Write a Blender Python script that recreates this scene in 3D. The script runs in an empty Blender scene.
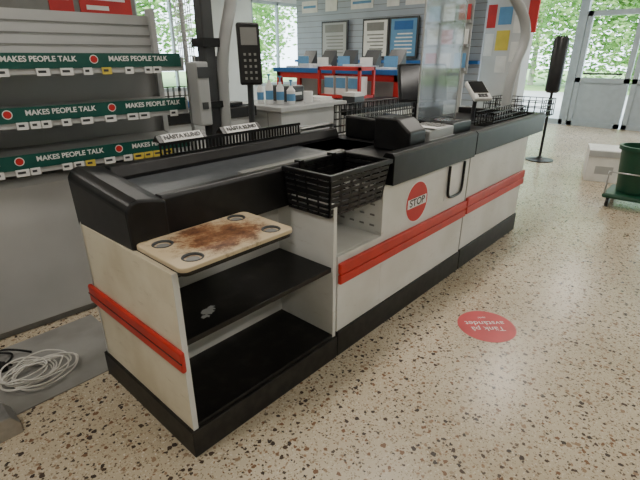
import bpy, bmesh, math, random
from mathutils import Vector, Matrix
random.seed(4)
S=bpy.context.scene
COL=S.collection
# ---------------------------------------------------------------- materials
def newmat(name):
    m=bpy.data.materials.new(name); m.use_nodes=True
    nt=m.node_tree; b=nt.nodes["Principled BSDF"]
    return m,nt,b
def mat(name,col,rough=.5,metal=0,col2=None,scale=8,bump=0,lo=.4,hi=.65,spec=.5,detail=6,grime=None):
    m,nt,b=newmat(name)
    b.inputs["Roughness"].default_value=rough; b.inputs["Metallic"].default_value=metal
    b.inputs["Specular IOR Level"].default_value=spec
    tc=nt.nodes.new("ShaderNodeTexCoord")
    n=nt.nodes.new("ShaderNodeTexNoise"); n.inputs["Scale"].default_value=scale; n.inputs["Detail"].default_value=detail
    nt.links.new(tc.outputs["Object"],n.inputs["Vector"])
    r=nt.nodes.new("ShaderNodeValToRGB")
    c2=col2 if col2 else tuple(c*.9 for c in col)
    r.color_ramp.elements[0].position=lo; r.color_ramp.elements[1].position=hi
    r.color_ramp.elements[0].color=(*col,1); r.color_ramp.elements[1].color=(*c2,1)
    nt.links.new(n.outputs["Fac"],r.inputs["Fac"]); out=r.outputs["Color"]
    if grime:
        mp=nt.nodes.new("ShaderNodeMapping"); mp.inputs["Scale"].default_value=(3,3,14); nt.links.new(tc.outputs["Object"],mp.inputs[0])
        n2=nt.nodes.new("ShaderNodeTexNoise"); n2.inputs["Scale"].default_value=2.2; n2.inputs["Detail"].default_value=10; n2.inputs["Roughness"].default_value=.75
        nt.links.new(mp.outputs[0],n2.inputs["Vector"])
        r2=nt.nodes.new("ShaderNodeValToRGB"); r2.color_ramp.elements[0].position=.57; r2.color_ramp.elements[1].position=.72
        r2.color_ramp.elements[0].color=(0,0,0,1); r2.color_ramp.elements[1].color=(.6,.6,.6,1); nt.links.new(n2.outputs["Fac"],r2.inputs[0])
        mx=nt.nodes.new("ShaderNodeMix"); mx.data_type='RGBA'; nt.links.new(r2.outputs[0],mx.inputs[0]); nt.links.new(out,mx.inputs[6]); mx.inputs[7].default_value=(*grime,1); out=mx.outputs[2]
    nt.links.new(out,b.inputs["Base Color"])
    if bump:
        bp=nt.nodes.new("ShaderNodeBump"); bp.inputs["Strength"].default_value=bump; bp.inputs["Distance"].default_value=.01
        nt.links.new(n.outputs["Fac"],bp.inputs["Height"]); nt.links.new(bp.outputs["Normal"],b.inputs["Normal"])
    return m
def emat(name,col,st):
    m,nt,b=newmat(name); b.inputs["Base Color"].default_value=(*col,1)
    b.inputs["Emission Color"].default_value=(*col,1); b.inputs["Emission Strength"].default_value=st
    return m
def terrazzo():
    m,nt,b=newmat("terrazzo"); L=nt.links; N=nt.nodes
    tc=N.new("ShaderNodeTexCoord")
    nz=N.new("ShaderNodeTexNoise"); nz.inputs["Scale"].default_value=60; nz.inputs["Detail"].default_value=2
    L.new(tc.outputs["Object"],nz.inputs["Vector"])
    mx=N.new("ShaderNodeVectorMath"); mx.operation='MULTIPLY_ADD'; mx.inputs[1].default_value=(.02,.02,0)
    L.new(nz.outputs["Color"],mx.inputs[0]); L.new(tc.outputs["Object"],mx.inputs[2])
    base=N.new("ShaderNodeTexNoise"); base.inputs["Scale"].default_value=1.1; base.inputs["Detail"].default_value=7
    L.new(tc.outputs["Object"],base.inputs["Vector"])
    br=N.new("ShaderNodeValToRGB"); br.color_ramp.elements[0].color=(.45,.375,.26,1); br.color_ramp.elements[1].color=(.58,.50,.375,1)
    br.color_ramp.elements[0].position=.35; br.color_ramp.elements[1].position=.65
    L.new(base.outputs["Fac"],br.inputs["Fac"])
    cur=br.outputs["Color"]
    for sc,thr,keep,cols in [(130,.36,.55,[(.30,.235,.16),(.66,.60,.49),(.22,.165,.11)]),(64,.34,.42,[(.14,.10,.07),(.29,.185,.115),(.09,.07,.055),(.34,.26,.18)]),(40,.35,.36,[(.07,.048,.036),(.19,.105,.06),(.055,.042,.036),(.29,.20,.13)])]:
        v=N.new("ShaderNodeTexVoronoi"); v.voronoi_dimensions='2D'; v.inputs["Scale"].default_value=sc
        L.new(mx.outputs[0],v.inputs["Vector"])
        sep=N.new("ShaderNodeSeparateColor"); L.new(v.outputs["Color"],sep.inputs[0])
        t=N.new("ShaderNodeMath"); t.operation='MULTIPLY'; t.inputs[1].default_value=thr*1.35; L.new(sep.outputs[1],t.inputs[0])
        lt=N.new("ShaderNodeMath"); lt.operation='LESS_THAN'; L.new(v.outputs["Distance"],lt.inputs[0]); L.new(t.outputs[0],lt.inputs[1])
        k=N.new("ShaderNodeMath"); k.operation='LESS_THAN'; k.inputs[1].default_value=keep; L.new(sep.outputs[0],k.inputs[0])
        mm=N.new("ShaderNodeMath"); mm.operation='MULTIPLY'; L.new(lt.outputs[0],mm.inputs[0]); L.new(k.outputs[0],mm.inputs[1])
        cr=N.new("ShaderNodeValToRGB"); cr.color_ramp.interpolation='CONSTANT'
        e=cr.color_ramp.elements; e[0].color=(*cols[0],1); e[1].position=1/len(cols); e[1].color=(*cols[1],1)
        for i in range(2,len(cols)):
            q=e.new(i/len(cols)); q.color=(*cols[i],1)
        L.new(sep.outputs[2],cr.inputs["Fac"])
        mix=N.new("ShaderNodeMix"); mix.data_type='RGBA'; L.new(mm.outputs[0],mix.inputs[0]); L.new(cur,mix.inputs[6]); L.new(cr.outputs["Color"],mix.inputs[7])
        cur=mix.outputs[2]
    L.new(cur,b.inputs["Base Color"]); b.inputs["Roughness"].default_value=.27
    return m
M={}
M['floor']=terrazzo()
M['white']=mat("white_laminate",(.70,.70,.67),.4,col2=(.60,.595,.55),scale=3,grime=(.40,.36,.29))
M['cream']=mat("cream_laminate",(.73,.67,.52),.45,col2=(.62,.55,.40),scale=4,grime=(.38,.30,.19))
M['black']=mat("black_plastic",(.006,.006,.007),.36,col2=(.012,.012,.013),scale=12,spec=.38)
M['blacks']=mat("black_scuffed_board",(.006,.0055,.0055),.38,col2=(.024,.022,.021),scale=14,lo=.5,hi=.8,spec=.38)
M['plinth']=mat("plinth_black",(.008,.0075,.007),.45,col2=(.022,.02,.017),scale=20,spec=.35)
M['red']=mat("red_bumper",(.58,.030,.016),.4,col2=(.44,.026,.014),scale=6)
M['belt']=mat("conveyor_belt",(.055,.062,.07),.38,col2=(.075,.083,.092),scale=30)
M['steel']=mat("brushed_steel",(.5,.5,.5),.3,1,col2=(.42,.42,.42),scale=30)
M['gray']=mat("gray_plastic",(.22,.22,.21),.45)
M['lgray']=mat("light_gray_metal",(.42,.43,.43),.45,col2=(.37,.38,.38),scale=3)
M['rackw']=mat("rack_enamel",(.50,.505,.50),.4,col2=(.43,.435,.43),scale=2)
M['dgray']=mat("dark_gray_metal",(.045,.048,.052),.4)
M['green']=mat("green_strip",(.006,.08,.062),.4)
M['paper']=mat("white_paper",(.80,.80,.78),.6)
M['yellow']=mat("yellow_tag",(.7,.55,.08),.6)
M['redp']=mat("red_print",(.55,.02,.02),.45)
M['blue']=mat("blue_laminate",(.015,.12,.38),.4)
M['lblue']=mat("light_blue_print",(.12,.30,.52),.5)
M['wall']=mat("painted_wall",(.6,.62,.63),.7,scale=2)
M['slat']=mat("slatwall",(.40,.46,.54),.5,scale=2)
M['ceil']=mat("ceiling_tile",(.8,.8,.78),.8)
M['mat']=mat("gray_floor_mat",(.27,.265,.25),.5,col2=(.21,.205,.19),scale=5)
M['cable']=mat("white_cable",(.62,.60,.55),.5)
M['binG']=mat("green_bin_plastic",(.006,.06,.03),.4)
M['frame']=mat("window_frame_paint",(.38,.44,.48),.4)
M['asph']=mat("outdoor_paving",(.34,.34,.34),.8,col2=(.42,.42,.40),scale=.5)
M['grass']=mat("grass",(.16,.28,.09),.9,col2=(.22,.35,.12),scale=1)
def leafmat():
    m,nt,b=newmat("foliage"); L=nt.links; N=nt.nodes
    tc=N.new("ShaderNodeTexCoord"); n=N.new("ShaderNodeTexNoise"); n.inputs["Scale"].default_value=1.7; L.new(tc.outputs["Object"],n.inputs["Vector"])
    r=N.new("ShaderNodeValToRGB"); r.color_ramp.elements[0].position=.35; r.color_ramp.elements[1].position=.65
    r.color_ramp.elements[0].color=(.13,.30,.08,1); r.color_ramp.elements[1].color=(.38,.56,.22,1); L.new(n.outputs["Fac"],r.inputs[0]); L.new(r.outputs[0],b.inputs["Base Color"]); b.inputs["Roughness"].default_value=.7
    t=N.new("ShaderNodeBsdfTranslucent"); L.new(r.outputs[0],t.inputs[0]); ms=N.new("ShaderNodeMixShader"); ms.inputs[0].default_value=.5
    L.new(b.outputs[0],ms.inputs[1]); L.new(t.outputs[0],ms.inputs[2]); L.new(ms.outputs[0],N["Material Output"].inputs[0]); return m
M['leaf']=leafmat()
M['bark']=mat("birch_bark",(.5,.48,.42),.8,col2=(.1,.1,.09),scale=5,lo=.55,hi=.62)
M['stick']=mat("floor_sticker_red",(.55,.045,.055),.4,col2=(.45,.04,.045),scale=9)
def tray_mat():
    m,nt,b=newmat("worn_tray"); L=nt.links; N=nt.nodes
    tc=N.new("ShaderNodeTexCoord"); n=N.new("ShaderNodeTexNoise"); n.inputs["Scale"].default_value=9; n.inputs["Detail"].default_value=10; n.inputs["Roughness"].default_value=.78
    L.new(tc.outputs["Object"],n.inputs["Vector"])
    r=N.new("ShaderNodeValToRGB"); e=r.color_ramp.elements
    e[0].position=.40; e[0].color=(.09,.035,.016,1); e[1].position=.60; e[1].color=(.42,.28,.15,1)
    q=e.new(.50); q.color=(.24,.105,.045,1)
    L.new(n.outputs["Fac"],r.inputs[0])
    g=N.new("ShaderNodeMapping"); g.inputs["Location"].default_value=(-.29*2.4,-.13*3.3,0); g.inputs["Scale"].default_value=(2.4,3.3,0); L.new(tc.outputs["Object"],g.inputs[0])
    ln=N.new("ShaderNodeVectorMath"); ln.operation='LENGTH'; L.new(g.outputs[0],ln.inputs[0])
    ad=N.new("ShaderNodeMath"); ad.operation='MULTIPLY_ADD'; ad.inputs[1].default_value=1.1; L.new(n.outputs["Fac"],ad.inputs[0]); L.new(ln.outputs["Value"],ad.inputs[2])
    sm=N.new("ShaderNodeMapRange"); sm.inputs[1].default_value=.92; sm.inputs[2].default_value=1.12; L.new(ad.outputs[0],sm.inputs[0])
    mx=N.new("ShaderNodeMix"); mx.data_type='RGBA'; L.new(sm.outputs[0],mx.inputs[0]); L.new(r.outputs[0],mx.inputs[6]); mx.inputs[7].default_value=(.56,.45,.29,1)
    L.new(mx.outputs[2],b.inputs["Base Color"]); b.inputs["Roughness"].default_value=.45
    return m
M['tray']=tray_mat()
def glass(name,col,alpha,rough=.05):
    m,nt,b=newmat(name); b.inputs["Base Color"].default_value=(*col,1); b.inputs["Roughness"].default_value=rough; b.inputs["Alpha"].default_value=alpha
    return m
M['plexi']=glass("plexiglass",(.30,.34,.37),.36)
M['screen']=mat("dark_screen",(.006,.007,.01),.12)

# ---------------------------------------------------------------- helpers
def parent(name,loc=(0,0,0),rotz=0):
    e=bpy.data.objects.new(name,None); COL.objects.link(e); e.empty_display_size=.1
    e.location=loc; e.rotation_euler=(0,0,rotz); return e
def mk(name,bm,mt,par=None,bevel=0,smooth=False,seg=2):
    me=bpy.data.meshes.new(name); bm.normal_update(); bm.to_mesh(me); bm.free()
    o=bpy.data.objects.new(name,me); COL.objects.link(o)
    if mt: me.materials.append(M[mt] if isinstance(mt,str) else mt)
    if par: o.parent=par
    if bevel:
        b=o.modifiers.new("b",'BEVEL'); b.width=bevel; b.segments=seg; b.limit_method='ANGLE'
    if smooth or bevel:
        for p in me.polygons: p.use_smooth=smooth
    return o
def addbox(bm,b,mx=None):
    x0,x1,y0,y1,z0,z1=b
    vs=[bm.verts.new((x,y,z)) for x in (x0,x1) for y in (y0,y1) for z in (z0,z1)]
    for f in [(0,1,3,2),(4,6,7,5),(0,4,5,1),(2,3,7,6),(0,2,6,4),(1,5,7,3)]:
        bm.faces.new([vs[i] for i in f])
    if mx:
        for v in vs: v.co=mx@v.co
def box(name,b,mt,par=None,bevel=0):
    bm=bmesh.new(); addbox(bm,b); return mk(name,bm,mt,par,bevel)
def boxes(name,bs,mt,par=None,bevel=0):
    bm=bmesh.new()
    for b in bs: addbox(bm,b)
    return mk(name,bm,mt,par,bevel)
def prism(name,pts,axis,a0,a1,mt,par=None,bevel=0):
    bm=bmesh.new()
    def mkv(p,a):
        return {'x':(a,p[0],p[1]),'y':(p[0],a,p[1]),'z':(p[0],p[1],a)}[axis]
    A=[bm.verts.new(mkv(p,a0)) for p in pts]; B=[bm.verts.new(mkv(p,a1)) for p in pts]
    bm.faces.new(A); bm.faces.new(B[::-1])
    n=len(pts)
    for i in range(n): bm.faces.new([A[i],B[i],B[(i+1)%n],A[(i+1)%n]])
    bmesh.ops.recalc_face_normals(bm,faces=bm.faces)
    return mk(name,bm,mt,par,bevel)
def lathe(name,prof,loc,mt,par=None,seg=32,smooth=True):
    bm=bmesh.new(); rings=[]
    for r,z in prof:
        rings.append([bm.verts.new((loc[0]+r*math.cos(2*math.pi*i/seg),loc[1]+r*math.sin(2*math.pi*i/seg),loc[2]+z)) for i in range(seg)])
    for a,b in zip(rings,rings[1:]):
        for i in range(seg): bm.faces.new([a[i],a[(i+1)%seg],b[(i+1)%seg],b[i]])
    bm.faces.new(rings[0][::-1]); bm.faces.new(rings[-1])
    o=mk(name,bm,mt,par,0,smooth)
    m=o.modifiers.new("e",'EDGE_SPLIT'); m.split_angle=.7
    return o
def tube(name,pts,r,mt,par=None,cyc=False,smooth=True,res=6):
    cu=bpy.data.curves.new(name,'CURVE'); cu.dimensions='3D'; cu.bevel_depth=r; cu.bevel_resolution=3; cu.use_fill_caps=True
    plist=pts if isinstance(pts[0][0],(tuple,list,Vector)) else [pts]
    for pp in plist:
        s=cu.splines.new('NURBS' if smooth and len(pp)>2 else 'POLY'); s.points.add(len(pp)-1)
        for i,p in enumerate(pp): s.points[i].co=(*p,1)
        if s.type=='NURBS': s.order_u=3; s.use_endpoint_u=not cyc; s.resolution_u=res
        s.use_cyclic_u=cyc
    o=bpy.data.objects.new(name+"_c",cu); COL.objects.link(o)
    bpy.context.view_layer.update()
    me=bpy.data.meshes.new_from_object(o.evaluated_get(bpy.context.evaluated_depsgraph_get()))
    bpy.data.objects.remove(o)
    n=bpy.data.objects.new(name,me); COL.objects.link(n); me.materials.clear(); me.materials.append(M[mt])
    for p in me.polygons: p.use_smooth=True
    if par: n.parent=par
    return n
def text(name,s,size,mx,mt,par=None,ext=.0005,align='CENTER',sx=1,bold=0):
    cu=bpy.data.curves.new(name,'FONT'); cu.body=s; cu.size=size; cu.align_x=align; cu.align_y='CENTER'; cu.extrude=ext; cu.offset=bold
    o=bpy.data.objects.new(name+"_c",cu); COL.objects.link(o); bpy.context.view_layer.update()
    me=bpy.data.meshes.new_from_object(o.evaluated_get(bpy.context.evaluated_depsgraph_get())); bpy.data.objects.remove(o)
    me.transform(mx@Matrix.Diagonal((sx,1,1,1)))
    n=bpy.data.objects.new(name,me); COL.objects.link(n); me.materials.clear(); me.materials.append(M[mt])
    if par: n.parent=par
    return n
def T(x,y,z): return Matrix.Translation((x,y,z))
def R(a,ax): return Matrix.Rotation(math.radians(a),4,ax)

# ---------------------------------------------------------------- room
XW,YW=11.2,9.0; X0,Y0=-5.,-6.; ZC=3.3
box("floor",(X0,XW,Y0,YW,-.1,0),'floor')
box("ceiling",(X0-.2,XW+.2,Y0-.2,YW+.2,ZC,ZC+.1),'ceil')
box("wall_back",(X0-.2,X0,Y0-.2,YW+.2,0,ZC),'wall')
box("wall_right",(X0,XW,Y0-.2,Y0,0,ZC),'wall')
wl=[(4.7,6.5),(8.0,9.95)]; bs=[]; px=X0
for a,b in wl:
    bs.append((px,a,YW,YW+.2,0,ZC)); bs.append((a,b,YW,YW+.2,0,.7)); bs.append((a,b,YW,YW+.2,2.9,ZC)); px=b
bs.append((px,XW,YW,YW+.2,0,ZC)); boxes("wall_left",bs,'wall')
k=1
for a,b in wl:
    e=parent("window_%d"%k); k+=1
    boxes("frame",[(a,a+.06,YW+.02,YW+.1,.7,2.9),(b-.06,b,YW+.02,YW+.1,.7,2.9),((a+b)/2-.03,(a+b)/2+.03,YW+.02,YW+.1,.7,2.9),(a,b,YW+.02,YW+.1,.7,.78),(a,b,YW+.02,YW+.1,2.82,2.9)],'frame',e)
bs=[(XW,XW+.2,7.5,YW,0,ZC),(XW,XW+.2,3.0,7.5,0,.8),(XW,XW+.2,3.0,7.5,2.9,ZC),(XW,XW+.2,-5.5,3.0,2.9,ZC),(XW,XW+.2,Y0,-5.5,0,ZC)]
boxes("wall_front",bs,'wall')
e=parent("window_3")
boxes("frame",[(XW+.02,XW+.1,y-.035,y+.035,.8,2.9) for y in (3.04,4.15,5.3,6.4,7.46)]+[(XW+.02,XW+.1,3,7.5,.8,.88),(XW+.02,XW+.1,3,7.5,2.82,2.9)],'frame',e)
e=parent("window_4")
boxes("frame",[(XW+.02,XW+.1,y-.04,y+.04,0,2.9) for y in (2.94,1.75)]+[(XW+.02,XW+.1,1.7,3,0,.12),(XW+.02,XW+.1,1.7,3,2.8,2.9)],'frame',e)
def door(n,ya,yb):
    e=parent(n)
    boxes("frame",[(XW+.0,XW+.1,ya,ya+.1,0,2.4),(XW+.0,XW+.1,yb-.1,yb,0,2.4),(XW,XW+.1,ya,yb,2.3,2.4),(XW,XW+.1,ya,yb,0,.1),(XW,XW+.1,ya,yb,.95,1.05)],'frame',e)
    box("kick_panel",(XW+.03,XW+.07,ya+.1,yb-.1,.1,.95),'frame',e)
    boxes("push_bar",[(XW-.06,XW-.03,ya+.15,yb-.15,1.12,1.16),(XW-.04,XW,ya+.15,ya+.18,1.12,1.16),(XW-.04,XW,yb-.18,yb-.15,1.12,1.16)],'dgray',e)
door("door_1",.55,1.60); door("door_2",-.6,.5)
box("trim_1",(XW-.02,XW+.12,1.61,1.70,0,2.9),'frame')
e=parent("window_5")
boxes("frame",[(XW+.02,XW+.1,y-.04,y+.04,0,2.9) for y in (-.66,-2,-3.3,-4.4,-5.45)]+[(XW+.02,XW+.1,-5.5,-.64,0,.12),(XW+.02,XW+.1,-5.5,-.64,1.0,1.08)],'frame',e)
# outside
box("outdoor_paving",(XW+.2,23,-30,9.2,-.15,-.05),'asph')
box("outdoor_lawn",(X0-20,60,YW+.2,45,-.15,-.05),'grass')
box("outdoor_lawn",(23,60,-40,9.2,-.15,-.05),'grass')
bm=bmesh.new()
for i in range(60):
    c=Vector((random.gauss(0,1.0),random.gauss(0,1.0),random.uniform(.6,6.5))); 
    for j in range(75):
        p=c+Vector((random.gauss(0,.38),random.gauss(0,.38),random.gauss(0,.38)))
        q=Matrix.Rotation(random.uniform(0,6.28),3,'Z')@Matrix.Rotation(random.uniform(0,3.14),3,'X'); s=random.uniform(.07,.13)
        bm.faces.new([bm.verts.new(p+q@Vector(v)) for v in ((-s,0,0),(0,-s*.6,0),(s,0,0),(0,s*.6,0))])
crown=bpy.data.meshes.new("crown"); bm.to_mesh(crown); bm.free(); crown.materials.append(M['leaf'])
def tree(x,y,s):
    e=parent("birch_tree",(x,y,-.05),random.uniform(0,6)); e.scale=(s,s,s)
    lathe("trunk",[(.12,0),(.09,2.2),(.05,5)],(0,0,0),'bark',e,10)
    o=bpy.data.objects.new("foliage",crown); COL.objects.link(o); o.parent=e
for x,y,s in [(3,20,1.3),(7,19,1.2),(11.5,22,1.4),(15,18,1.3),(-1,24,1.3),(24,10,1.3),(25.5,5.,1.2),(28,0,1.3),(25,-5,1.3),(21,15,1.3),(28,8,1.4),(27,-10,1.3),(5,24,1.5),(19,22,1.4),(31,3.5,1.5),(9,25,1.5),(26,2.4,1.2)]:
    tree(x,y,s)
# ceiling lights
for i,(x,y) in enumerate([(x,y) for x in (-1.5,2.0,5.5,9.0) for y in (-3.,0.4,3.8,7.2)]):
    e=parent("ceiling_light")
    box("housing",(x-.75,x+.75,y-.16,y+.16,ZC-.07,ZC),'lgray',e)
    box("diffuser",(x-.72,x+.72,y-.13,y+.13,ZC-.08,ZC-.071),emat("tube_light",(1,.96,.9),3),e)
    ld=bpy.data.lights.new("lamp",'AREA'); ld.shape='RECTANGLE'; ld.size=1.4; ld.size_y=.26; ld.energy=33; ld.color=(1,.94,.85)
    lo=bpy.data.objects.new("lamp",ld); COL.objects.link(lo); lo.location=(x,y,ZC-.09); lo.parent=e

# ---------------------------------------------------------------- main checkout counter
C=parent("checkout_counter")
PT=.82
boxes("plinth",[(-.012,.87,-.012,.775,0,.13),(.875,2.29,-.012,.775,0,.15),(2.30,3.45,-.012,.775,0,.16)],'plinth',C,.004)
box("end_panel",(0,.022,0,.75,.13,PT),'cream',C,.002)
box("end_edge_strip",(0.0,.022,-.003,.0,.13,PT),'white',C)
box("divider_panel",(.845,.87,0,.4,.13,.86),'white',C,.002)
box("inner_back_panel",(.022,.845,.385,.40,.13,PT),'white',C)
box("rear_panel",(0.0,3.45,.74,.76,.13,.86),'white',C)
box("shelf_middle",(.022,.845,.012,.385,.51,.535),'blacks',C,.002)
box("shelf_bottom",(.022,.845,.0,.385,.13,.15),'blacks',C,.002)
boxes("front_panel",[(.88,1.262,0,.02,.15,.585),(1.262,2.29,0,.02,.15,.865),(2.305,3.45,0,.02,.16,.87)],'white',C,.002)
boxes("panel_seam",[(2.29,2.305,.004,.02,.0,.87)],'dgray',C)
box("far_end_panel",(3.43,3.45,.02,.74,.15,.87),'white',C)
boxes("recess_interior",[(.88,1.262,.36,.375,.585,.87),(.88,1.262,.02,.36,.575,.587),(1.25,1.264,.0,.36,.585,.865)],'white',C)
bm=bmesh.new()
for yy in (.05,.12,.19,.26):
    for zz in (.63,.69,.75,.81): addbox(bm,(1.247,1.2505,yy,yy+.03,zz,zz+.010))
mk("slots",bm,'gray',C)
box("handle_opening",(1.96,2.20,-.003,.001,.62,.845),'paper',C)
tube("handle_loop",[(1.98,-.012,.85),(1.975,-.014,.70),(1.985,-.016,.645),(2.03,-.018,.635),(2.13,-.018,.635),(2.175,-.016,.65),(2.185,-.014,.72),(2.19,-.012,.85)],.009,'black',C)
box("bumper_end",(-.02,0.0,-.02,.775,.425,.515),'red',C,.008)
boxes("bumper_end_groove",[(-.0215,-.018,-.02,.775,.467,.472)],'plinth',C)
boxes("bumper_front",[(.88,2.29,-.022,0,.435,.485),(.88,2.29,-.022,0,.49,.55),(2.305,3.46,-.022,0,.44,.495),(2.305,3.46,-.022,0,.50,.565)],'red',C,.006)
bm=bmesh.new()
prof=[(.0,.80),(-.005,.97),(.015,1.0),(.045,1.01),(.11,1.0),(.16,.985),(.16,.80)]
A=[bm.verts.new((x+.01,.28,z)) for x,z in prof]; B=[bm.verts.new((x,.775,z+(.055 if z>.9 else .0))) for x,z in prof]
bm.faces.new(A); bm.faces.new(B[::-1])
for i in range(len(prof)): bm.faces.new([A[i],B[i],B[(i+1)%len(prof)],A[(i+1)%len(prof)]])
bmesh.ops.recalc_face_normals(bm,faces=bm.faces)
mk("conveyor_end_cap",bm,'black',C,.010)
prism("conveyor_front_wall",[(.29,.80),(.29,.985),(.305,1.0),(.345,1.0),(.36,.975),(.36,.80)],'x',.16,1.30,'black',C,.004)
prism("conveyor_rear_wall",[(.70,.80),(.70,1.0),(.72,1.045),(.775,1.045),(.775,.80)],'x',.16,1.72,'black',C,.006)
box("conveyor_belt",(.16,1.70,.355,.70,.86,.985),'belt',C,.008)
box("belt_slide_plate",(.60,1.34,.34,.385,.985,1.003),'gray',C,.003)
tube("belt_roller",[(1.40,.76,1.07),(1.71,.76,1.07)],.016,'steel',C)
boxes("roller_bracket",[(1.39,1.41,.75,.77,1.03,1.08),(1.70,1.72,.75,.77,1.03,1.08)],'lgray',C)
box("worktop",(1.30,3.62,.0,.775,.865,.985),'black',C,.006)
prism("worktop_front_rim",[(-.03,.865),(-.03,1.02),(-.015,1.035),(.03,1.035),(.05,1.0),(.05,.865)],'x',1.29,2.295,'black',C,.003)
prism("worktop_front_rim_far",[(-.03,.875),(-.03,1.02),(-.015,1.035),(.03,1.035),(.05,1.0),(.05,.875)],'x',2.305,3.72,'black',C,.003)
box("worktop_end_rim",(3.66,3.72,.05,.775,.875,1.035),'black',C,.006)
box("worktop_end_fill",(3.62,3.66,.05,.775,.875,.985),'black',C)
boxes("tray_rail",[(.022,.55,.0,.03,.80,.826),(.022,.55,.25,.28,.80,.826),(.53,.55,.0,.28,.80,.826)],'plinth',C)
bm=bmesh.new()
for cx,cy,r in [(.20,.12,.024),(.225,.135,.015),(.17,.10,.014)]:
    bmesh.ops.create_circle(bm,cap_ends=True,segments=11,radius=r,matrix=T(cx,cy,.5362))
for v in bm.verts: v.co.x+=random.uniform(-.008,.008); v.co.y+=random.uniform(-.006,.006)
mk("glue_residue",bm,'lgray',C)
sg=parent("stop_sign_sticker")
def disc(name,r,y,mt,par,cx=1.61,cz=.70):
    bm=bmesh.new(); bmesh.ops.create_cone(bm,cap_ends=True,segments=48,radius1=r,radius2=r,depth=.001,matrix=T(cx,y,cz)@R(90,'X')); return mk(name,bm,mt,par)
disc("white_backing",.128,-.001,'paper',sg); disc("red_disc",.12,-.002,'redp',sg)
box("white_band",(1.505,1.715,-.0035,-.0025,.672,.728),'paper',sg)
text("stop_text","STOP",.062,T(1.61,-.004,.70)@R(90,'X'),'black',sg,bold=.001,sx=1.15)
tr=parent("serving_tray")
tx0,tx1,ty0,ty1,rc=.015,.545,-.045,.285,.03
pts=[]
for cx,cy,a0 in [(tx1-rc,ty0+rc,-90),(tx1-rc,ty1-rc,0),(tx0+rc,ty1-rc,90),(tx0+rc,ty0+rc,180)]:
    for k in range(7):
        t=math.radians(a0+15*k); pts.append((cx+rc*math.cos(t),cy+rc*math.sin(t)))
to=prism("tray_board",pts,'z',.828,.846,'tray',tr)
cut=bmesh.new()
holes=[(.09,.205),(.46,.235),(.47,.02),(.10,.02)]
for hx,hy in holes: bmesh.ops.create_cone(cut,cap_ends=True,segments=32,radius1=.036,radius2=.036,depth=.016,matrix=T(hx,hy,.846))
co=mk("cutter",cut,None)
bm2=to.modifiers.new("bool",'BOOLEAN'); bm2.object=co; bm2.operation='DIFFERENCE'
bpy.context.view_layer.update()
me=bpy.data.meshes.new_from_object(to.evaluated_get(bpy.context.evaluated_depsgraph_get())); to.modifiers.clear(); to.data=me
me.materials.clear(); me.materials.append(M['tray'])
bpy.data.objects.remove(co)
bb=to.modifiers.new("b",'BEVEL'); bb.width=.004; bb.segments=2; bb.limit_method='ANGLE'; bb.angle_limit=math.radians(60)
prism("tray_lower_frame",[(x+(.006 if x<.2 else -.006),y+(.006 if y<.1 else -.006)) for x,y in pts],'z',.812,.828,'plinth',tr)
for i,(hx,hy) in enumerate(holes):
    bm=bmesh.new(); n=32; rr=[]
    for r_,z_ in [(.0405,.8463),(.0395,.8480),(.0345,.8480),(.033,.8385)]:
        rr.append([bm.verts.new((hx+r_*math.cos(2*math.pi*j/n),hy+r_*math.sin(2*math.pi*j/n),z_)) for j in range(n)])
    for a,b in ((0,1),(1,2),(2,3)):
        for j in range(n): bm.faces.new([rr[a][j],rr[a][(j+1)%n],rr[b][(j+1)%n],rr[b][j]])
    mk("cup_ring_%d"%(i+1),bm,'dgray',tr,smooth=True)
    bm=bmesh.new(); bmesh.ops.create_circle(bm,cap_ends=True,segments=24,radius=.024,matrix=T(hx,hy,.8388)); mk("cup_bottom_%d"%(i+1),bm,'gray',tr)

# ---------------------------------------------------------------- slotted black basket
bk=parent("slotted_basket")
x0,x1,y0,y1,z0,z1=.80,1.27,-.015,.285,.80,1.0
tp=.025
bm=bmesh.new()
def quadbars(P00,P10,P01,P11,rows,th,cols,fill=.66):
    P00,P10,P01,P11=map(Vector,(P00,P10,P01,P11))
    def pt(u,v): return (P00*(1-u)+P10*u)*(1-v)+(P01*(1-u)+P11*u)*v
    nrm=(P10-P00).cross(P01-P00).normalized()*th
    def q(u0,u1,v0,v1):
        a=[pt(u0,v0),pt(u1,v0),pt(u1,v1),pt(u0,v1)]
        A=[bm.verts.new(p) for p in a]; B=[bm.verts.new(p+nrm) for p in a]
        bm.faces.new(A); bm.faces.new(B[::-1])
        for i in range(4): bm.faces.new([A[i],A[(i+1)%4],B[(i+1)%4],B[i]])
    for r in range(rows+1):
        c=r/rows; hw=.5/rows*fill
        q(0,1,max(0,c-hw),min(1,c+hw))
    for c in range(cols+1):
        u=c/cols; hw=.018 if cols>3 else .02
        q(max(0,u-hw),min(1,u+hw),0,1)
A=(x0+tp,y0+tp,z0);B=(x1-tp,y0+tp,z0);Cc=(x1-tp,y1-tp*.3,z0);D=(x0+tp,y1-tp*.3,z0)
a=(x0,y0,z1);b_=(x1,y0,z1);c_=(x1,y1,z1);d_=(x0,y1,z1)
quadbars(A,B,a,b_,7,.004,6); quadbars(B,Cc,b_,c_,7,.004,4); quadbars(Cc,D,c_,d_,7,.004,6); quadbars(D,A,d_,a,7,.004,4)
quadbars(A,B,D,Cc,8,.004,6,.8)
mk("slotted_walls",bm,'black',bk)
boxes("rim",[(x0-.012,x1+.012,y0-.012,y0+.01,z1-.012,z1+.012),(x0-.012,x1+.012,y1-.01,y1+.004,z1-.012,z1+.012),(x0-.012,x0+.01,y0,y1,z1-.012,z1+.012),(x1-.01,x1+.012,y0,y1,z1-.012,z1+.012)],'black',bk,.004)
boxes("hook",[(.9,.93,.27,.31,.985,1.02),(1.15,1.18,.27,.31,.985,1.02)],'black',bk)

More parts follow.
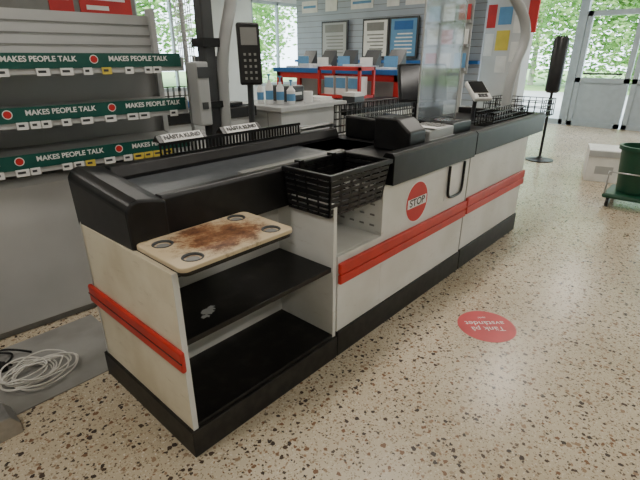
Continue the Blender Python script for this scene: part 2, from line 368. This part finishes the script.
# ---------------------------------------------------------------- rear rail grill w/ belt dividers
g=parent("belt_guard_rail")
bs=[(.42,1.38,.735,.75,1.045,1.055),(.42,1.38,.735,.75,1.10,1.115)]
x=.42
while x<1.38: bs.append((x,x+.006,.737,.748,1.05,1.105)); x+=.022
boxes("bars",bs,'black',g)
for n,(xa,xb,tx) in enumerate([(.43,.66,"NÄSTA KUND"),(.80,1.03,"NÄSTA KUND")]):
    e=parent("belt_divider")
    prism("bar",[(.72,1.116),(.755,1.150),(.79,1.116)],'x',xa-.02,xb+.02,'black',e,.002)
    bm=bmesh.new()
    vs=[bm.verts.new(p) for p in [(xa+.005,.7185,1.1185),(xb-.005,.7185,1.1185),(xb-.005,.7505,1.150),(xa+.005,.7505,1.150)]]; bm.faces.new(vs); mk("label",bm,'paper',e)
    text("label_text",tx,.032,T((xa+xb)/2,.7328,1.1365)@R(45,'X'),'black',e,ext=.001,bold=.001,sx=1.0)

# ---------------------------------------------------------------- equipment on worktop
e=parent("cash_scanner_unit")
prism("body",[(.30,.987),(.30,1.09),(.36,1.12),(.68,1.13),(.68,.987)],'x',1.76,2.10,'black',e,.012)
box("glass_top",(1.80,2.05,.38,.62,1.121,1.129),'screen',e)
e=parent("receipt_printer")
prism("body",[(.05,.987),(.05,1.10),(.14,1.17),(.30,1.17),(.30,.987)],'x',1.56,1.74,'black',e,.01)
box("paper_slot",(1.58,1.72,.16,.18,1.17,1.174),'dgray',e)
e=parent("cash_drawer")
box("body",(1.80,2.12,.06,.28,.987,1.085),'lgray',e,.008)
box("front_lip",(1.80,2.12,.05,.06,.99,1.03),'lgray',e,.003)
boxes("key_grid",[(1.83+i*.045,1.865+i*.045,.10+j*.04,.13+j*.04,1.085,1.093) for i in range(6) for j in range(4)],'gray',e,.002)
box("receipt",(1.83,1.90,.04,.20,1.094,1.097),'paper',e)
e=parent("control_box")
box("body",(2.14,2.42,.08,.34,.987,1.09),'black',e,.008)
box("screen",(2.2,2.36,.12,.28,1.09,1.093),'screen',e)
e=parent("pos_monitor")
mm=T(2.58,.58,1.31)@R(-35,'Z')@R(-16,'X')
bm=bmesh.new(); addbox(bm,(-.20,.20,-.012,.022,-.14,.14),mm); mk("panel",bm,'black',e,.008)
bm=bmesh.new(); addbox(bm,(-.185,.185,-.0145,-.012,-.125,.125),mm); mk("screen",bm,'screen',e)
tube("arm",[(2.59,.60,1.28),(2.62,.64,1.15),(2.62,.64,1.0)],.018,'black',e)
lathe("foot",[(.07,0),(.07,.01),(.03,.02),(.03,.03)],(2.62,.64,.987),'black',e)
e=parent("plexiglass_shield")
box("sheet",(2.16,2.74,.36,.366,1.04,2.3),'plexi',e)
boxes("clamp",[(2.20,2.24,.345,.381,.987,1.07),(2.64,2.68,.345,.381,.987,1.07)],'dgray',e)
boxes("sheet_edge",[(2.155,2.163,.358,.368,1.04,2.3),(2.74,2.746,.358,.368,1.04,2.3)],'lgray',e)
e=parent("card_terminal")
tube("stalk",[(3.02,.34,.987),(3.02,.34,1.12),(3.0,.32,1.2)],.016,'dgray',e)
lathe("foot",[(.06,0),(.06,.008),(.02,.015)],(3.02,.34,.987),'dgray',e)
mm=T(2.98,.30,1.24)@R(-30,'Z')@R(38,'X')
bm=bmesh.new(); addbox(bm,(-.08,.08,-.1,.1,-.02,.018),mm); mk("body",bm,'paper',e,.01)
bm=bmesh.new(); addbox(bm,(-.068,.068,-.04,.09,.018,.021),mm); mk("display",bm,'screen',e)
bm=bmesh.new()
for i in range(3):
    for j in range(2): addbox(bm,(-.042+i*.03,-.018+i*.03,-.085+j*.02,-.072+j*.02,.018,.023),mm)
mk("keys",bm,'dgray',e)
e=parent("steel_queue_post")
tube("tube",[(3.62,.30,1.0),(3.62,.30,1.25),(3.68,.29,1.45),(3.76,.26,1.62),(3.72,.28,1.80),(3.55,.36,1.98),(3.42,.4,2.15),(3.42,.4,3.3)],.042,'lgray',e,res=10)
lathe("flange",[(.075,0),(.075,.012),(.05,.02),(.045,.05)],(3.62,.30,.987),'lgray',e)
def wirebox(name,x0,x1,y0,y1,z0,z1,nx,ny,nz,par,r=.004):
    L=[]
    for z in [z0+(z1-z0)*i/nz for i in range(nz+1)]:
        L+= [[(x0,y0,z),(x1,y0,z)],[(x1,y0,z),(x1,y1,z)],[(x1,y1,z),(x0,y1,z)],[(x0,y1,z),(x0,y0,z)]]
    for i in range(nx+1):
        x=x0+(x1-x0)*i/nx; L+=[[(x,y0,z0),(x,y0,z1)],[(x,y1,z0),(x,y1,z1)],[(x,y0,z0),(x,y1,z0)]]
    for i in range(ny+1):
        y=y0+(y1-y0)*i/ny; L+=[[(x0,y,z0),(x0,y,z1)],[(x1,y,z0),(x1,y,z1)]]
    return tube(name,L,r,'black',par,smooth=False)
e=parent("wire_basket"); wirebox("wires",2.80,3.54,.08,.22,1.0,1.10,14,3,3,e)
wirebox("end_wire_basket",3.725,4.12,.02,.55,.98,1.13,7,9,3,C)
e=parent("wire_guard_rail"); wirebox("wires",1.75,2.95,.755,.77,1.0,1.19,22,1,4,e)

# ---------------------------------------------------------------- gondola rack left
rk=parent("store_shelf_rack",(.95,1.30,0),math.radians(-4))
LN=-3.6
for i,(za,zb) in enumerate([(1.43,1.515),(1.18,1.265),(.95,1.035)]):
    prism("shelf_%d"%(i+1),[(.0,za-.014),(.0,zb-.02),(.02,zb-.02),(.02,zb-.035),(.40,zb-.02),(.40,zb-.04),(.02,zb-.06),(.02,za-.014)],'x',LN,0,'rackw',rk)
    box("strip_%d"%(i+1),(LN,-.02,-.006,0,za+.012,zb),'green',rk)
    x=-.07 if i else -.12
    while x>LN+.6:
        text("strip_text","MAKES PEOPLE TALK",.036,T(x-.155,-.0065,(za+zb)/2+.014)@R(90,'X'),'paper',rk,bold=.0008)
        bm=bmesh.new(); bmesh.ops.create_cone(bm,cap_ends=True,segments=20,radius1=.018,radius2=.018,depth=.001,matrix=T(x-.40,-.0068,(za+zb)/2+.012)@R(90,'X')); mk("emblem",bm,'redp',rk)
        bm=bmesh.new(); bmesh.ops.create_cone(bm,cap_ends=True,segments=20,radius1=.022,radius2=.022,depth=.001,matrix=T(x-.40,-.0064,(za+zb)/2+.012)@R(90,'X')); mk("emblem_ring",bm,'paper',rk)
        x-=.50
    bm=bmesh.new(); bm3=bmesh.new(); bm4=bmesh.new(); x=-.08
    while x>LN+.1:
        w=random.choice([.045,.05,.06])
        if random.random()<.75:
            t=random.random(); addbox(bm if t<.88 else bm3,(x-w,x,-.009,-.006,za-.022,za+.014))
            addbox(bm4,(x-w+.008,x-.016,-.0096,-.009,za-.008,za+.004))
        x-=w+random.choice([.006,.01,.05])
    mk("price_tags_%d"%(i+1),bm,'paper',rk); mk("sale_tags_%d"%(i+1),bm3,'yellow',rk); mk("tag_print_%d"%(i+1),bm4,'dgray',rk)
box("back_panel",(LN,0,.42,.44,0,1.74),'rackw',rk)
boxes("back_ridges",[(LN,0,.412,.42,z,z+.006) for z in (1.56,1.62,1.68)],'gray',rk)
boxes("upright",[(-.0,.035,.38,.45,0,1.78),(-1.3,-1.27,.40,.42,.9,1.74)],'rackw',rk)
prism("base_cabinet",[(.10,.05),(.06,.86),(.10,.90),(.42,.90),(.42,.05)],'x',LN,0,'rackw',rk)
boxes("base_seams",[(x,x+.004,.06,.10,.08,.84) for x in (-1.4,-2.4)],'gray',rk)
box("base_kick",(LN,0,.13,.42,0,.05),'gray',rk)
box("end_bracket",(-.004,0.0,.0,.42,.93,.99),'rackw',rk)
e=parent("wire_mesh_panel")
L=[]
for i in range(9): L.append([(1.03+.018*i,1.30+.05*i,1.45),(1.03+.018*i,1.30+.05*i,2.3)])
for j in range(18): L.append([(1.03,1.30,1.45+.05*j),(1.174,1.70,1.45+.05*j)])
tube("wires",L,.003,'paper',e,smooth=False)
tube("post",[(1.1,1.50,0),(1.1,1.50,2.3)],.015,'lgray',e,smooth=False)

box("floor_mat",(-2.2,.16,.79,1.40,0,.006),'mat')
e=parent("cable_coil")
for k in range(11):
    cx,cy=-.27+random.uniform(-.05,.05),1.02+random.uniform(-.05,.05); r1=random.uniform(.08,.16); r2=r1*random.uniform(.6,.95)
    ph=random.uniform(0,3)
    pts=[(cx+r1*math.cos(t*math.pi/6+ph)+random.uniform(-.012,.012),cy+r2*math.sin(t*math.pi/6+ph)+random.uniform(-.012,.012),.012+k*.005+.006*math.sin(t)) for t in range(12)]
    tube("loop_%d"%(k+1),pts,.004,'cable',e,cyc=True)
tube("lead",[(-.2,1.13,.012),(-.3,1.22,.012),(-.45,1.2,.012),(-.7,1.25,.012)],.004,'cable',e)
tube("black_lead",[(-.33,1.18,.02),(-.38,1.26,.03),(-.42,1.3,.06),(-.36,1.34,.03),(-.28,1.3,.012),(-.36,1.2,.012),(-.6,1.12,.012)],.006,'black',e)
tube("black_lead_2",[(-.22,1.24,.012),(-.3,1.3,.05),(-.38,1.25,.09),(-.45,1.3,.02),(-.6,1.3,.012)],.006,'black',e)
box("plug",(-.40,-.35,1.16,1.21,.008,.045),'black',e,.006)
e=parent("metal_stand_foot")
prism("foot",[(-.72,0),(-.43,0),(-.43,.05),(-.46,.10),(-.6,.12),(-.72,.12)],'y',.66,.80,'steel',e,.005)
box("column",(-.75,-.66,.68,.76,.0,.75),'steel',e,.004)
tube("bolt",[(-.52,.72,.08),(-.52,.72,.125)],.012,'dgray',e)

e=parent("floor_sticker")
bm=bmesh.new(); bmesh.ops.create_cone(bm,cap_ends=True,segments=64,radius1=.168,radius2=.168,depth=.0012,matrix=T(1.70,-.49,.0008)); mk("disc",bm,'stick',e)
mm=T(1.70,-.49,.0016)@R(180-48,'Z')
text("line_1","Tänk på",.062,mm@T(0,.03,0),'paper',e,ext=.0001)
text("line_2","avståndet",.062,mm@T(0,-.03,0),'paper',e,ext=.0001)
text("line_3","tack!",.025,mm@T(0,-.09,0),'paper',e,ext=.0001)

# ---------------------------------------------------------------- mid background
e=parent("register_column")
box("column",(1.02,1.10,1.17,1.25,0,3.3),'dgray',e,.01)
box("box_unit",(.93,1.015,1.14,1.24,1.10,1.47),'lgray',e,.01)
boxes("box_unit_details",[(.935,1.01,1.135,1.14,1.38,1.44),(.95,.99,1.135,1.14,1.2,1.24)],'dgray',e)
tube("bent_tube",[(1.14,1.18,0),(1.14,1.18,1.0),(1.13,1.17,1.4),(1.16,1.15,1.62),(1.22,1.14,1.8),(1.25,1.13,2.0),(1.25,1.13,3.3)],.036,'lgray',e,res=10)
boxes("collar",[(1.0,1.12,1.15,1.27,1.55,1.6),(1.0,1.12,1.15,1.27,1.2,1.24)],'black',e)
e=parent("phone_terminal")
mm=T(1.27,1.06,1.52)@R(-30,'Z')@R(-8,'X')
bm=bmesh.new(); addbox(bm,(-.07,.07,-.02,.02,-.19,.17),mm); mk("body",bm,'black',e,.012)
bm=bmesh.new(); addbox(bm,(-.05,.05,-.023,-.02,.04,.14),mm); mk("display",bm,'gray',e)
bm=bmesh.new()
for i in range(3):
    for j in range(5): addbox(bm,(-.04+i*.032,-.026+i*.032,-.024,-.02,-.16+j*.035,-.146+j*.035),mm)
mk("keys",bm,'gray',e)
tube("stand",[(1.28,1.08,1.34),(1.29,1.10,.7),(1.29,1.1,0)],.02,'dgray',e,smooth=False)
# neighbour checkout
e=parent("checkout_counter")
box("body",(2.5,3.45,2.1,2.8,.12,.98),'lgray',e,.004); box("plinth",(2.49,3.46,2.09,2.81,0,.12),'plinth',e)
box("top",(2.46,3.5,2.06,2.84,.98,1.03),'lgray',e,.008)
box("bumper",(2.5,3.45,2.075,2.1,.44,.55),'red',e)
boxes("cabinet_seams",[(2.498,2.5,2.3,2.305,.14,.96),(2.498,2.5,2.56,2.565,.14,.96)],'dgray',e)
box("far_body",(3.5,5.3,2.1,2.75,.12,.86),'white',e,.004); box("far_top",(3.5,5.3,2.08,2.78,.86,.93),'black',e,.006)
box("far_plinth",(3.5,5.3,2.09,2.76,0,.12),'plinth',e)
e=parent("checkout_conveyor")
box("body",(1.25,2.3,2.3,2.9,.1,.95),'lgray',e,.004); box("plinth",(1.26,2.3,2.31,2.9,0,.1),'plinth',e)
box("rim",(1.22,2.33,2.27,2.93,.95,1.05),'black',e,.01); box("belt",(1.28,2.3,2.36,2.84,1.05,1.06),'belt',e)
wirebox("guard_wires",1.3,2.3,2.88,2.9,1.05,1.22,16,1,2,e)
box("blue_tray",(1.35,1.75,2.45,2.75,1.06,1.12),'blue',e,.01)
box("white_cloth",(1.78,1.9,2.6,2.75,1.06,1.09),'paper',e,.01)
mm=T(1.95,2.45,1.38)@R(-40,'Z')@R(-10,'X')
bm=bmesh.new(); addbox(bm,(-.16,.16,-.02,.02,-.12,.12),mm); mk("register_panel",bm,'dgray',e,.01)
tube("register_stand",[(1.95,2.47,1.3),(1.97,2.5,1.06)],.03,'black',e,smooth=False); box("keyboard",(1.8,2.2,2.32,2.44,1.06,1.09),'black',e,.008)
for i,(x,y,h,r) in enumerate([(2.62,2.40,.26,.04),(2.70,2.32,.24,.04),(2.76,2.22,.2,.045),(2.6,2.52,.22,.035)]):
    e=parent("sanitizer_bottle")
    lathe("bottle",[(r*.9,0),(r,.01),(r,h*.7),(r*.4,h*.85),(r*.4,h*.92)],(x,y,1.031),'paper',e,20)
    lathe("label",[(r+.0008,0),(r+.0008,h*.35)],(x,y,1.031+h*.18),'lblue',e,20)
    lathe("pump",[(.008,0),(.008,.04),(.02,.045),(.02,.06)],(x,y,1.031+h*.92),'lblue',e,12)
e=parent("paper_roll"); lathe("roll",[(.02,0),(.05,0),(.05,.12),(.02,.12)],(3.0,2.2,1.031),'paper',e,24)
e=parent("label_printer"); box("body",(2.88,3.15,2.4,2.7,1.031,1.2),'dgray',e,.02); box("feed",(2.9,3.1,2.39,2.4,1.1,1.13),'paper',e)
e=parent("paper_stack"); boxes("sheets",[(3.2,3.42,2.2,2.5,1.031,1.05),(3.22,3.42,2.22,2.48,1.05,1.07)],'paper',e)
e=parent("carton_box"); box("box",(3.95,4.15,2.3,2.5,.931,1.07),'dgray',e,.004); box("lid_band",(3.945,4.155,2.295,2.505,1.03,1.075),'paper',e)

# service desk (blue/red)
e=parent("service_desk")
box("top",(5.6,6.3,2.7,5.6,1.22,1.30),'blue',e,.01)
boxes("legs",[(5.65,5.72,2.75,2.85,0,1.22),(5.65,5.72,4.0,4.1,0,1.22),(5.65,5.72,5.45,5.55,0,1.22),(6.2,6.27,2.75,2.85,0,1.22),(6.2,6.27,5.45,5.55,0,1.22)],'redp',e)
boxes("rails",[(5.65,5.72,2.75,5.55,1.12,1.22),(5.65,5.72,2.75,5.55,.5,.56)],'redp',e)
box("lower_shelf",(5.66,6.26,2.85,5.45,.45,.5),'white',e)
box("rear_panel",(6.24,6.27,2.85,5.45,.1,1.2),'lgray',e)
e=parent("magazine_pile"); boxes("magazines",[(5.72,5.95,3.0+.35*i,3.25+.35*i,1.301,1.33+.02*(i%3)) for i in range(7)],'paper',e)
e=parent("catalog_stand")
for i in range(5):
    y=3.0+.5*i
    prism("holder_%d"%i,[(6.0,1.301),(6.22,1.301),(6.22,1.6)],'y',y,y+.3,'dgray',e)
boxes("catalogs",[(5.985,6.0,3.02+.5*i,3.28+.5*i,1.32,1.5) for i in (0,2,4)],'lblue',e)
boxes("catalogs_white",[(5.985,6.0,3.02+.5*i,3.28+.5*i,1.32,1.48) for i in (1,3)],'paper',e)
e=parent("magazine_rack")
boxes("frame",[(4.9,4.94,2.95,2.99,0,1.35),(4.9,4.94,3.75,3.79,0,1.35),(5.25,5.29,2.95,2.99,0,1.35),(5.25,5.29,3.75,3.79,0,1.35),(4.9,5.29,2.95,3.79,1.3,1.35),(4.9,5.29,2.95,3.79,.55,.59),(4.9,5.29,2.95,3.79,.9,.94)],'redp',e)
boxes("magazines",[(4.97,5.2,3.03+.24*i,3.23+.24*i,z,z+.27) for i in range(3) for z in (.59,.94)],'paper',e)
boxes("magazine_covers",[(4.96,4.97,3.04+.24*i,3.22+.24*i,z+.1,z+.25) for i in range(3) for z in (.59,.94)],'lblue',e)
e=parent("swivel_chair")
box("seat",(3.9,4.35,1.25,1.7,.58,.66),'black',e,.03)
box("backrest",(4.28,4.36,1.28,1.68,.75,1.2),'black',e,.03)
tube("column",[(4.12,1.47,.1),(4.12,1.47,.58)],.03,'steel',e)
tube("base",[[(4.12,1.47,.09),(4.12+.28*math.cos(t),1.47+.28*math.sin(t),.05)] for t in [i*2*math.pi/5 for i in range(5)]],.02,'black',e,smooth=False)
tube("casters",[[(4.12+.28*math.cos(t),1.455+.28*math.sin(t),.03),(4.12+.28*math.cos(t),1.485+.28*math.sin(t),.03)] for t in [i*2*math.pi/5 for i in range(5)]],.03,'black',e,smooth=False)
tube("back_bracket",[(4.2,1.48,.6),(4.38,1.48,.62),(4.38,1.48,.9)],.015,'black',e)

# slatwall with brochures
e=parent("slatwall_display")
box("board",(8.0,8.06,2.5,7.3,.6,3.25),'slat',e)
boxes("grooves",[(7.995,8.0,2.5,7.3,.7+.12*i,.710+.12*i) for i in range(21)],'gray',e)
boxes("feet",[(8.0,8.3,2.6,2.68,0,.6),(8.0,8.3,7.1,7.18,0,.6),(8.0,8.3,4.9,4.98,0,.6)],'lgray',e)
boxes("ledge",[(7.9,8.0,2.5,7.3,1.36,1.42)],'blue',e)
boxes("header_cards",[(7.985,7.995,y,y+w_,2.45,2.7) for y,w_ in ((3.7,.5),(4.35,.3),(5.0,.6),(6.0,.35),(6.6,.5))],'paper',e)
boxes("header_print",[(7.98,7.985,y+.05,y+w_-.05,2.55,2.6) for y,w_ in ((3.7,.5),(5.0,.6),(6.6,.5))],'lblue',e)
for i,(a,b,mt) in enumerate([(5.65,6.35,'lgray'),(4.55,5.15,'paper'),(3.85,4.45,'lblue')]):
    q=parent("poster_board")
    for nm,bx,mt2 in [("frame",[(7.90,7.935,a-.04,b+.04,1.46,2.24)],'dgray'),("sheet",[(7.894,7.90,a,b,1.5,2.2)],mt),
        ("print_lines",[(7.890,7.894,a+.08,b-.08-random.uniform(0,.15),1.56+.07*j,1.585+.07*j) for j in range(6)],'gray' if i<2 else 'paper'),
        ("print_picture",[(7.890,7.894,a+.08,b-.08,2.0,2.16)],'blue' if i==2 else 'gray')]:
        boxes(nm,bx,mt2,q)
e=parent("leaflet_rack")
box("back",(7.7,7.72,2.6,3.5,1.2,2.9),'lgray',e)
boxes("pockets",[(7.62,7.7,2.62+.3*i,2.88+.3*i,1.25+.4*j,1.3+.4*j) for i in range(3) for j in range(4)],'gray',e)
boxes("leaflets",[(7.66,7.68,2.64+.3*i,2.86+.3*i,1.3+.4*j,1.55+.4*j) for i in range(3) for j in range(4) if (i+j)%2],'paper',e)
boxes("leaflets_blue",[(7.66,7.68,2.64+.3*i,2.86+.3*i,1.3+.4*j,1.55+.4*j) for i in range(3) for j in range(4) if (i+j)%4==0],'lblue',e)
boxes("leaflets_red",[(7.66,7.68,2.64+.3*i,2.86+.3*i,1.3+.4*j,1.55+.4*j) for i in range(3) for j in range(4) if (i+j)%4==2],'redp',e)
boxes("feet",[(7.5,7.85,2.65,2.72,0,.03),(7.68,7.72,2.65,2.72,0,1.2),(7.5,7.85,3.38,3.45,0,.03),(7.68,7.72,3.38,3.45,0,1.2)],'lgray',e)
e=parent("notice_pillar")
box("column",(8.6,9.0,1.95,2.75,0,3.3),'wall',e)
for j,(ya,yb,za,zb,mt) in enumerate([(2.0,2.2,1.9,2.2,'paper'),(2.25,2.5,1.6,1.95,'yellow'),(2.25,2.5,2.05,2.35,'lblue'),(2.55,2.72,1.5,1.9,'paper'),(2.0,2.2,1.4,1.75,'paper'),(2.55,2.72,2.0,2.4,'redp'),(2.25,2.45,1.2,1.5,'paper')]):
    box("notice_%d"%j,(8.592,8.6,ya,yb,za,zb),mt,e)
boxes("side_banner",[(8.55,8.6,1.78,1.95,1.9,3.1)],'redp',e)

# stanchion
e=parent("queue_stanchion")
lathe("base",[(.2,0),(.2,.015),(.05,.04),(.03,.06)],(6.75,.80,0),'black',e)
tube("pole",[(6.75,.80,.04),(6.75,.80,1.2)],.02,'black',e,smooth=False)
lathe("sleeve",[(.07,0),(.10,.03),(.10,.72),(.07,.76)],(6.75,.80,1.0),'black',e,24)

# green bin on dolly
e=parent("bin_cart")
lathe("bin",[(.16,0),(.20,.44),(.225,.44),(.225,.48),(.195,.48),(.155,.05)],(5.02,-.68,.16),'binG',e)
boxes("dolly",[(4.76,5.26,-.93,-.44,.10,.15)],'binG',e,.02)
for wx in (4.82,5.2):
    for wy in (-.88,-.50): tube("wheel",[(wx,wy-.015,.05),(wx,wy+.015,.05)],.05,'black',e,smooth=False)
tube("handle",[(4.78,-.46,.15),(4.78,-.46,.38),(4.78,-.91,.38),(4.78,-.91,.15)],.010,'steel',e,smooth=False)
e=parent("cardboard_carton")
mm=T(6.15,-.16,0)@R(15,'Z')
bm=bmesh.new(); addbox(bm,(-.25,.25,-.2,.2,0,.40),mm); mk("carton",bm,'paper',e,.005)
bm=bmesh.new(); addbox(bm,(-.27,-.25,-.2,.2,.32,.39),mm); addbox(bm,(-.2515,-.25,-.1,.1,.1,.2),mm); mk("flap",bm,'lgray',e)

e=parent("display_cabinet")
box("body",(.2,2.0,3.8,4.3,0,2.5),'gray',e)
boxes("red_panels",[(1.14,1.36,3.785,3.8,1.85,2.35),(1.42,1.95,3.785,3.8,1.85,2.35)],'redp',e)
boxes("white_panels",[(1.18,1.32,3.775,3.785,2.0,2.06),(1.48,1.88,3.775,3.785,2.02,2.08),(1.48,1.7,3.775,3.785,1.93,1.97),(.3,.7,3.785,3.8,1.9,2.3)],'paper',e)
boxes("shelf_gap",[(.25,1.95,3.79,3.8,1.5,1.8)],'dgray',e)
e=parent("hanging_sign")
box("board",(3.95,4.6,5.2,5.23,2.35,2.75),'blue',e); box("band",(4.0,4.55,5.19,5.2,2.45,2.6),'paper',e)
tube("cords",[[(4.0,5.215,2.75),(4.0,5.215,3.3)],[(4.5,5.215,2.75),(4.5,5.215,3.3)]],.004,'dgray',e,smooth=False)

# ---------------------------------------------------------------- light
w=bpy.data.worlds.new("World"); S.world=w; w.use_nodes=True
w.node_tree.nodes["Background"].inputs[0].default_value=(.74,.89,1,1); w.node_tree.nodes["Background"].inputs[1].default_value=7.5
sd=bpy.data.lights.new("sun",'SUN'); sd.energy=9; sd.angle=.02; sd.color=(1,.96,.88)
so=bpy.data.objects.new("sun",sd); COL.objects.link(so); so.rotation_euler=(math.radians(48),0,math.radians(-60))
def portal(loc,rot,sx,sy):
    ld=bpy.data.lights.new("window_portal",'AREA'); ld.shape='RECTANGLE'; ld.size=sx; ld.size_y=sy; ld.cycles.is_portal=True
    o=bpy.data.objects.new("window_portal",ld); COL.objects.link(o); o.location=loc; o.rotation_euler=rot
portal((XW+.15,-1.25,1.45),(math.radians(90),0,math.radians(90)),8.5,2.9)
portal((XW+.15,5.25,1.85),(math.radians(90),0,math.radians(90)),4.5,2.1)
portal((5.6,YW+.15,1.8),(math.radians(-90),0,0),1.8,2.2)
portal((9.0,YW+.15,1.8),(math.radians(-90),0,0),1.95,2.2)
# ---------------------------------------------------------------- camera
cd=bpy.data.cameras.new("camera"); cam=bpy.data.objects.new("camera",cd); COL.objects.link(cam); S.camera=cam
cam.location=(-.657,-1.265,1.5); cam.rotation_euler=(math.radians(67.5),0,math.radians(-48)); cd.lens=24.975; cd.sensor_width=36; cd.clip_start=.05
